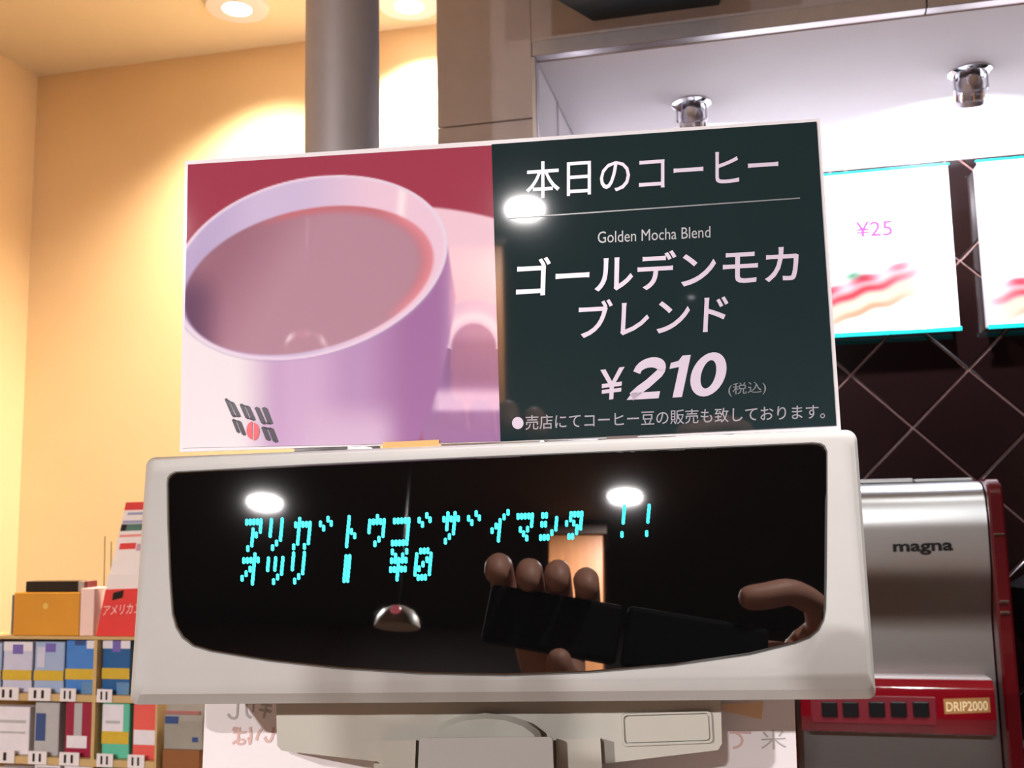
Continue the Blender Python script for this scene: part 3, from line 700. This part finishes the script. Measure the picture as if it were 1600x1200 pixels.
# ---- the day's coffee sign standing on the display
SQ = [(289, 251.5), (1281, 185), (1314, 672), (281, 706)]
def sp(pts, off=0.0): return [SIGN(p, off) for p in pts]
sb = SIGN((800, 690))
sgn = thing('coffee_sign', sb, 'wide sign on the register display, white coffee cup photo beside dark green price card', 'sign')
board = slab('backing_board', sp(SQ, 0), SIGN.n*-.004, M_acr, sgn)
PH = [(293.5, 257), (769, 227), (782, 690), (284.5, 700)]
def ell(X, Y, cx, cy, a, b, deg):
    c, s = cos(radians(deg)), sin(radians(deg)); p = (X-cx)*c-(Y-cy)*s; q = (X-cx)*s+(Y-cy)*c
    return np.sqrt((p/a)**2+(q/b)**2)
def cup(U, V):
    q = [np.array(p, float) for p in PH]
    P = (q[0][None]*(1-U)[:, None]+q[1][None]*U[:, None])*(1-V)[:, None]+(q[3][None]*(1-U)[:, None]+q[2][None]*U[:, None])*V[:, None]
    X = (P[:, 0]-280)/.43333; Y = (P[:, 1]-200)/.43333
    c = np.tile(np.array([[160., 66., 86.]]), (len(X), 1))
    # second cup behind
    top = 292+.10*(X-930)+.00045*np.clip(X-930, 0, None)**2
    c = mix(c, (238, 206, 222), smooth01(Y, top-6, top+8)*smooth01(X, 880, 930))
    c = mix(c, (222, 190, 212), smooth01(Y, 480, 640)*smooth01(X, 880, 930))
    # shade under the handle, table
    c = mix(c, (160, 122, 168), smooth01(Y, 640, 700)*smooth01(X, 860, 900))
    c = mix(c, (136, 100, 146), smooth01(Y, 740, 800)*(1-smooth01(Y, 900, 960))*smooth01(X, 940, 1000))
    c = mix(c, (222, 190, 222), smooth01(Y, 930, 975)*(1-smooth01(Y, 1010, 1040))*smooth01(X, 900, 950))
    c = mix(c, (160, 120, 164), smooth01(Y, 1015, 1050)*smooth01(X, 880, 920))
    # handle: arc of light porcelain
    dx, dy = (X-1065)/1.0, (Y-805)/1.15
    rr_ = np.hypot(dx, dy); k = smooth01(rr_, 72, 86)*(1-smooth01(rr_, 146, 160))*(Y < 805)
    c = mix(c, (204, 180, 214), k); c = mix(c, (234, 214, 234), k*np.exp(-((rr_-100)/18)**2))
    # cup body
    right = 1002-.00030*np.clip(Y-620, 0, None)**2*1.0-.10*np.clip(Y-620, 0, None)+np.where(Y < 620, -(620-Y)*.16, 0)
    body = smooth01(Y, 420, 440)*(1-smooth01(X, right-7, right+7))
    bc = np.tile(np.array([[188., 152., 196.]]), (len(X), 1))
    bc = mix(bc, (240, 234, 240), 1-smooth01(X, 200, 420)); bc = mix(bc, (206, 174, 212), smooth01(X, 300, 420)*(1-smooth01(X, 480, 640)))
    bc = mix(bc, (164, 118, 168), smooth01(X, 640, 860)*(1-smooth01(X, 930, 1010)))
    bc = mix(bc, (212, 184, 214), smooth01(Y, 960, 1100)*smooth01(X, 400, 520)*(1-smooth01(X, 700, 840)))
    c = c*(1-body[:, None])+bc*body[:, None]
    e1 = ell(X, Y, 472, 508, 512, 322, 14.5); k1 = 1-smooth01(e1, .990, 1.006)
    rimc = np.tile(np.array([[206., 192., 226.]]), (len(X), 1))
    rimc = mix(rimc, (236, 206, 226), smooth01(X, 420, 760)); rimc = mix(rimc, (186, 172, 212), (1-smooth01(X, 60, 330)))
    rimc = mix(rimc, (252, 236, 244), np.exp(-((X-815+.08*(Y-215))/16)**2)*smooth01(Y, 200, 225)*(1-smooth01(Y, 340, 360)))
    edge = smooth01(e1, .955, .985); rimc = mix(rimc, (232, 218, 238), edge)
    shade = np.exp(-((e1-1.0)/.012)**2)*smooth01(Y, 520, 700)
    c = c*(1-k1[:, None])+rimc*k1[:, None]
    c = mix(c, (172, 156, 200), .35*np.exp(-((e1-1.012)/.010)**2)*smooth01(Y, 480, 640))
    # coffee with milk
    e2 = ell(X, Y, 470, 556, 468, 256, 14.0); k2 = (1-smooth01(e2, .972, 1.01))
    lc = np.tile(np.array([[182., 142., 160.]]), (len(X), 1))
    lc = mix(lc, (150, 104, 122), (1-smooth01(X+.6*Y, 420, 760))*.8)
    lc = mix(lc, (104, 78, 104), (1-smooth01(X, 40, 190))*smooth01(Y, 480, 640)*.85)
    lc = mix(lc, (196, 118, 128), smooth01(e2, .84, .98)*smooth01(X, 250, 420)*(1-smooth01(Y, 560, 700)))
    lc = mix(lc, (222, 146, 158), smooth01(e2, .86, 1.0)*smooth01(X, 700, 840)*(1-smooth01(Y, 640, 760)))
    c = c*(1-k2[:, None])+lc*k2[:, None]
    return np.clip(c, 0, 255)
M_photo = print_mat('glossy_cup_photo', .03)
photo = print_grid('cup_photo', sp(PH, .0004), 250, 230, cup, M_photo, sgn)
# emblem on the cup: six letters of paired dark bars, a red bean as the fifth
def emb(pts): return [SIGN((330+x*.09168, 600+y*.09168), .0007) for x, y in pts]
M_emb = mat('dark_violet_ink', (44, 34, 52), .3); M_bean = mat('red_bean_ink', (226, 84, 96), .3)
for ends, bars in (('tb', [(225, 240, 350, 570, 62), (320, 300, 430, 570, 74)]), ('tb', [(480, 330, 580, 600, 72), (580, 365, 680, 630, 78)]), ('b', [(735, 385, 850, 690, 84), (860, 390, 960, 690, 92)]),
                 ('t', [(350, 590, 430, 840, 62), (435, 620, 520, 880, 74)]), ('t', [(850, 720, 930, 970, 90), (965, 740, 1050, 1000, 94)])):
    V, Fc = [], []
    for x0, y0, x1, y1, w in bars:
        k = len(V); V += emb([(x0, y0+20), (x0+w*.5, y0), (x0+w, y0+25), (x1+w, y1-20), (x1+w*.5, y1), (x1, y1-25)]); Fc.append(tuple(range(k, k+6)))
    x0, y0, x1, y1, w = bars[0]; X0, Y0, X1, Y1, w2 = bars[1]
    if 't' in ends: k = len(V); V += emb([(x0+w*.5, y0+8), (X0+w2*.5, Y0+8), (X0+w2*.6, Y0+38), (x0+w*.6, y0+38)]); Fc.append((k, k+1, k+2, k+3))
    if 'b' in ends: k = len(V); V += emb([(x1+w*.4, y1-38), (X1+w2*.4, Y1-38), (X1+w2*.5, Y1-8), (x1+w*.5, y1-8)]); Fc.append((k, k+1, k+2, k+3))
    mesh('emblem_letter', V, Fc, M_emb, photo)
for s in (-1, 1):
    pts = []
    for k in range(13):
        a_ = -pi/2+pi*k/12; pts.append((710+25*0+s*(12+98*cos(a_)), 800+152*sin(a_)+s*10))
    mesh('emblem_bean', emb(pts), [tuple(range(13))], M_bean, photo)
# green price card
card = slab('price_card', sp([(768, 225.5), (1276, 190), (1307, 665), (782, 690)], .0008), SIGN.n*-.0004, M_card, sgn)
def st(body, q, m=M_ink, b=0.0): text('lettering', body, sp(q, .0011), m, card, b)
st('本日のコーヒー', [(822, 254), (1216, 226.5), (1216, 286), (822, 311)], M_ink, .004)
slab('rule', sp([(795, 340), (1250, 308.5), (1250, 310.5), (795, 342)], .0011), SIGN.n*-.0002, M_inkg, card)
st('Golden Mocha Blend', [(934, 362), (1110, 353), (1110, 371), (934, 380)], mat('light_grey_ink', (170, 172, 176), .3), .0)
st('ゴールデンモカ', [(808, 404), (1248, 380), (1248, 440), (806, 465)], M_ink, .014)
st('ブレンド', [(905, 470), (1139, 457), (1136, 517), (902, 529)], M_ink, .012)
st('¥', [(938, 578), (976, 573), (972, 622), (938, 626)], M_ink, .012)
D210 = sp([(994, 562), (1141, 549), (1128, 617), (979, 625)], .0011)
def digit(name, outlines, faces, x0, x1):
    mesh(name, [bil(D210, x0+(x1-x0)*x, y) for x, y in outlines], faces, M_ink, card)
def stroke(path, w):
    n = len(path); L, R_ = [], []
    for i in range(n):
        a_, b_ = Vector(path[max(i-1, 0)]), Vector(path[min(i+1, n-1)]); d_ = (b_-a_).normalized(); k_ = w[i] if isinstance(w, list) else w
        p = Vector(path[i]); L.append((p.x-d_.y*k_, p.y+d_.x*k_*1.0)); R_.append((p.x+d_.y*k_, p.y-d_.x*k_))
    return L+R_, [(i, i+1, n+i+1, n+i) for i in range(n-1)]
arc = [(.17+0*.1, .34)]+[(.50-.36*cos(radians(a_)), .31-.20*sin(radians(a_))) for a_ in range(10, 200, 15)]
v_, f_ = stroke([(.115, .33)]+[(.50-.375*cos(radians(a_)), .30-.20*sin(radians(a_))) for a_ in range(20, 211, 14)]+[(.55, .62), (.30, .78), (.13, .93)], .125)
k_ = len(v_); v_ += [(.0, 1.0), (.98, 1.0), (.98, .83), (.12, .83)]; f_.append((k_, k_+1, k_+2, k_+3))
digit('digit', v_, f_, 0.0, .345)
digit('digit', [(.52, 0.0), (.86, 0.0), (.86, 1.0), (.48, 1.0), (.48, .27), (.10, .30), (.10, .155), (.40, .12)], [(0, 1, 2, 3, 4, 7), (4, 5, 6, 7)], .36, .62)
v_, f_ = stroke([(.5+.365*cos(2*pi*k/28), .5+.395*sin(2*pi*k/28)) for k in range(29)], .13)
v_ = [(.5+.5*cos(2*pi*k/28), .5+.515*sin(2*pi*k/28)) for k in range(28)]+[(.5+.21*cos(2*pi*k/28), .5+.33*sin(2*pi*k/28)) for k in range(28)]
f_ = [(k, (k+1) % 28, 28+(k+1) % 28, 28+k) for k in range(28)]
digit('digit', v_, f_, .63, 1.0)
st('(税込)', [(1138, 599), (1197, 595), (1197, 616), (1138, 620)], M_inkg, .0)
bul = []
for k in range(20): bul.append((809+9*cos(2*pi*k/20), 661+9.5*sin(2*pi*k/20)))
mesh('bullet', sp(bul, .0011), [tuple(range(20))], M_ink, card)
st('売店にてコーヒー豆の販売も致しております。', [(821, 649), (1289, 631), (1289, 654), (821, 672)], mat('mid_lilac_ink', (160, 158, 168), .3), .004)
# tapes at the foot of the sign
slab('tape', sp([(598, 691), (686, 687), (686, 696), (598, 700)], .0012), SIGN.n*-.0003, mat('amber_tape', (226, 176, 96), .4, var=.03), sgn)
slab('tape', sp([(948, 682), (996, 680), (995, 688), (947, 690)], .0012), SIGN.n*-.0003, mat('brown_tape', (110, 92, 88), .4, var=.03), sgn)
# clear stand behind the board
pa, pb = SIGN((500, 690), -.0045), SIGN((1100, 676), -.0045)
for p in (pa, pb):
    box('stand_foot', p.x-.012, p.x+.012, p.y, p.y+.03, p.z-.004, p.z-.001, M_acr, sgn, .0008)

# ================================================================== behind the phone: what the glossy fronts mirror
t = thing('wood_column', (-.31, -3.95, 0), 'warm wooden column behind the photographer, mirrored in the black display', 'column')
box('shaft', -.45, -.20, -4.1, -3.85, .1, CEIL-.06, M_wood, t, .004)
box('base_block', -.47, -.18, -4.12, -3.83, 0, .0995, M_dark, t, .004)
box('cap_block', -.47, -.18, -4.12, -3.83, CEIL-.0595, CEIL-.001, M_dark, t, .004)

# small cool spot far back, mirrored in the green card
downlight(.912, -5.342, CEIL, 8, COOL, 'small cool white downlight near the dark front wall', None, 90, .6, r=.03, glass=M_lampk, beam='downlight_cool_offscreen')
# pendant lamp over the seating
pz = H+.57; px_, py_ = -.84, -2.6
t = thing('pendant_lamp', (px_, py_, pz), 'small dome pendant lamp hanging over the seating', 'lamp')
lathe('shade', [(.076, 0), (.076, .004), (.070, .03), (.052, .055), (.025, .068), (.008, .072)], (px_, py_, pz), (0, 0, 1), mat('grey_opal_shade', (200, 190, 174), .4, var=.02), t)
lathe('pink_glow_disc', [(.018, .0), (.015, .006), (.0001, .008)], (px_+.005, py_+.062, pz+.045), (0, .85, .5), mat('pink_glow', (240, 120, 130), .3, emit=2.0), t, 16)  # emissive disc added to give the pink glow mirrored on the dome
lathe('cord', [(.003, .0725), (.003, CEIL-pz-.012)], (px_, py_, pz), (0, 0, 1), M_black, t, 10)
lathe('ceiling_rose', [(.04, CEIL-pz-.0115), (.04, CEIL-pz-.002)], (px_, py_, pz), (0, 0, 1), M_white, t)

# ---- the photographer: dark jacket, both hands round a phone
def skin(name, V, E, R, m, parent=None, root=0, sub=2):
    off = offset_of(parent)
    me = bpy.data.meshes.new(name); me.from_pydata([tuple(Vector(v)-off) for v in V], E, [])
    o = link(name, me, m, parent)
    md = o.modifiers.new('skin', 'SKIN'); md.use_smooth_shade = True; md.branch_smoothing = .3
    sv = me.skin_vertices[0].data
    for i, r in enumerate(R): sv[i].radius = r if isinstance(r, tuple) else (r, r); sv[i].use_root = (i == root)
    o.modifiers.new('sub', 'SUBSURF').levels = sub; o.modifiers['sub'].render_levels = sub
    return o
M_skin = mat('skin', (214, 160, 138), .5, var=.05, scale=40); M_jack = mat('dark_jacket', (30, 28, 30), .8, var=.15, scale=60); M_trou = mat('dark_trousers', (36, 36, 44), .8, var=.1, scale=60)
PX, PY = .42, -.42
per = thing('person', (PX, PY, 0), 'person in dark jacket holding up a phone, mirrored in the black display', 'person')
V, E, R = [], [], []
def add(p, r, par=None):
    V.append(Vector((p[0], p[1], p[2]))); R.append(r)
    if par is not None: E.append((par, len(V)-1))
    return len(V)-1
hip = add((PX, PY, .88), (.15, .11)); wst = add((PX, PY, 1.05), (.135, .10), hip); chs = add((PX, PY, 1.24), (.15, .105), wst); nk0 = add((PX, PY+.01, 1.38), .062, chs)
nk1 = add((PX, PY+.02, 1.45), .052, nk0); h0 = add((PX, PY+.035, 1.52), (.072, .085), nk1); h1 = add((PX, PY+.035, 1.60), (.078, .092), h0); h2 = add((PX, PY+.025, 1.665), (.055, .065), h1)
ns = add((PX, PY+.135, 1.545), .012, h0)
legs = {}
for s_ in (-1, 1):
    a1 = add((PX+s_*.095, PY, .80), .085, hip); a2 = add((PX+s_*.10, PY+.015, .46), .058, a1); a3 = add((PX+s_*.105, PY-.01, .09), .038, a2); a4 = add((PX+s_*.11, PY+.11, .035), (.032, .03), a3)
    legs[s_] = (a1, a2, a3, a4)
def hand(wrist_par, wrist, palm, fingers, thumb):
    w_ = add(wrist, (.026, .020), wrist_par); p_ = add(palm, (.032, .016), w_)
    for f in fingers:
        q = p_
        for i, pt in enumerate(f): q = add(pt, (.0112, .0108, .0106, .0104, .0094)[min(i, 4)], q)
    q = p_
    for i, pt in enumerate(thumb): q = add(pt, (.013, .011, .0105, .009)[min(i, 3)], q)
Z = H
shl = add((PX-.17, PY, 1.33), .062, chs); ell_ = add((PX-.34, PY+.03, 1.14), .045, shl)
lf = []
for x, zt, zl in ((-.150, .088, .070), (-.126, .084, .064), (-.104, .083, .064), (-.082, .077, .059)):
    lf.append([(x*.95-.004, -.062, Z+zt-.026), (x, -.050, Z+zt-.004), (x, -.028, Z+zt+.004), (x+.001, -.002, Z+zt-.004), (x+.002, .004, Z+zl)])
hand(ell_, (-.115, -.135, Z+.005), (-.113, -.085, Z+.038), lf, [(-.095, -.062, Z+.010), (-.096, -.034, Z+.002), (-.100, -.008, Z+.010), (-.102, -.001, Z+.023)])
shr = add((PX+.17, PY, 1.33), .062, chs); elr = add((PX+.20, PY+.10, 1.10), .045, shr)
rf = [[(.098, -.070, Z+.052), (.092, -.040, Z+.066), (.070, -.016, Z+.070), (.048, -.012, Z+.064), (.030, -.010, Z+.062)]]
for zt in (.030, .012, -.006):
    rf.append([(.092, -.076, Z+zt+.010), (.080, -.062, Z+zt), (.060, -.052, Z+zt), (.040, -.046, Z+zt), (.026, -.044, Z+zt)])
hand(elr, (.10, -.14, Z-.005), (.070, -.09, Z+.034), rf, [(.045, -.066, Z+.002), (.042, -.042, Z-.020), (.040, -.028, Z-.026)])
body_ = skin('body', V, E, R, M_skin, per)
def shell_of(name, ids_edges, grow, m, root):
    ids = sorted({i for e in ids_edges for i in e}); mp = {i: k for k, i in enumerate(ids)}
    rr = [tuple(x+grow for x in (R[i] if isinstance(R[i], tuple) else (R[i], R[i]))) for i in ids]
    return skin(name, [V[i] for i in ids], [(mp[a], mp[b]) for a, b in ids_edges], rr, m, per, mp[root])
lw = [e for e in E if e[0] == ell_][0][1]; rw = [e for e in E if e[0] == elr][0][1]
shell_of('jacket', [(hip, wst), (wst, chs), (chs, nk0), (chs, shl), (shl, ell_), (ell_, lw), (chs, shr), (shr, elr), (elr, rw)], .014, M_jack, hip)
shell_of('trousers', [(hip, legs[-1][0]), (hip, legs[1][0]), (legs[-1][0], legs[-1][1]), (legs[-1][1], legs[-1][2]), (legs[1][0], legs[1][1]), (legs[1][1], legs[1][2])], .016, M_trou, hip)
for s_ in (-1, 1):
    x = PX+s_*.108; box('shoe', x-.045, x+.045, PY-.06, PY+.19, .0005, .075, M_black, per, .025, 3)
hv = lathe('hair', [(.0001, .118), (.05, .108), (.083, .075), (.096, .03), (.094, -.01), (.086, -.035)], (PX, PY+.012, 1.60), (0, -.25, 1), mat('dark_hair', (24, 20, 18), .6, var=.2, scale=80), per)
for s_ in (-1, 1):
    lathe('eye', [(.0001, .010), (.007, .007), (.010, 0), (.007, -.007), (.0001, -.010)], (PX+s_*.032, PY+.118, 1.572), (0, 1, 0), mat('eye_white', (220, 216, 210), .2), per, 12)
    box('ear', PX+s_*.085-.008, PX+s_*.085+.008, PY+.01, PY+.045, 1.535, 1.595, M_skin, per, .007, 3)
box('mouth', PX-.024, PX+.024, PY+.112, PY+.122, 1.497, 1.509, mat('lips', (176, 104, 98), .5), per, .004, 2)
# phone, opened flat and held level
ph = thing('mobile_phone', (-.03, -.02, H), 'dark opened clamshell phone held in both hands', 'phone')
rot = Matrix.Rotation(radians(9), 3, 'Y')
M_phone = mat('matt_black_phone', (4, 4, 5), .7, var=.1, scale=30, spec=.2)
box('keypad_half', -.158, -.056, -.026, -.012, H+.022, H+.066, M_phone, ph, .004, 3, rot)
box('screen_half', -.054, .050, -.026, -.012, H+.004, H+.050, M_phone, ph, .004, 3, rot)
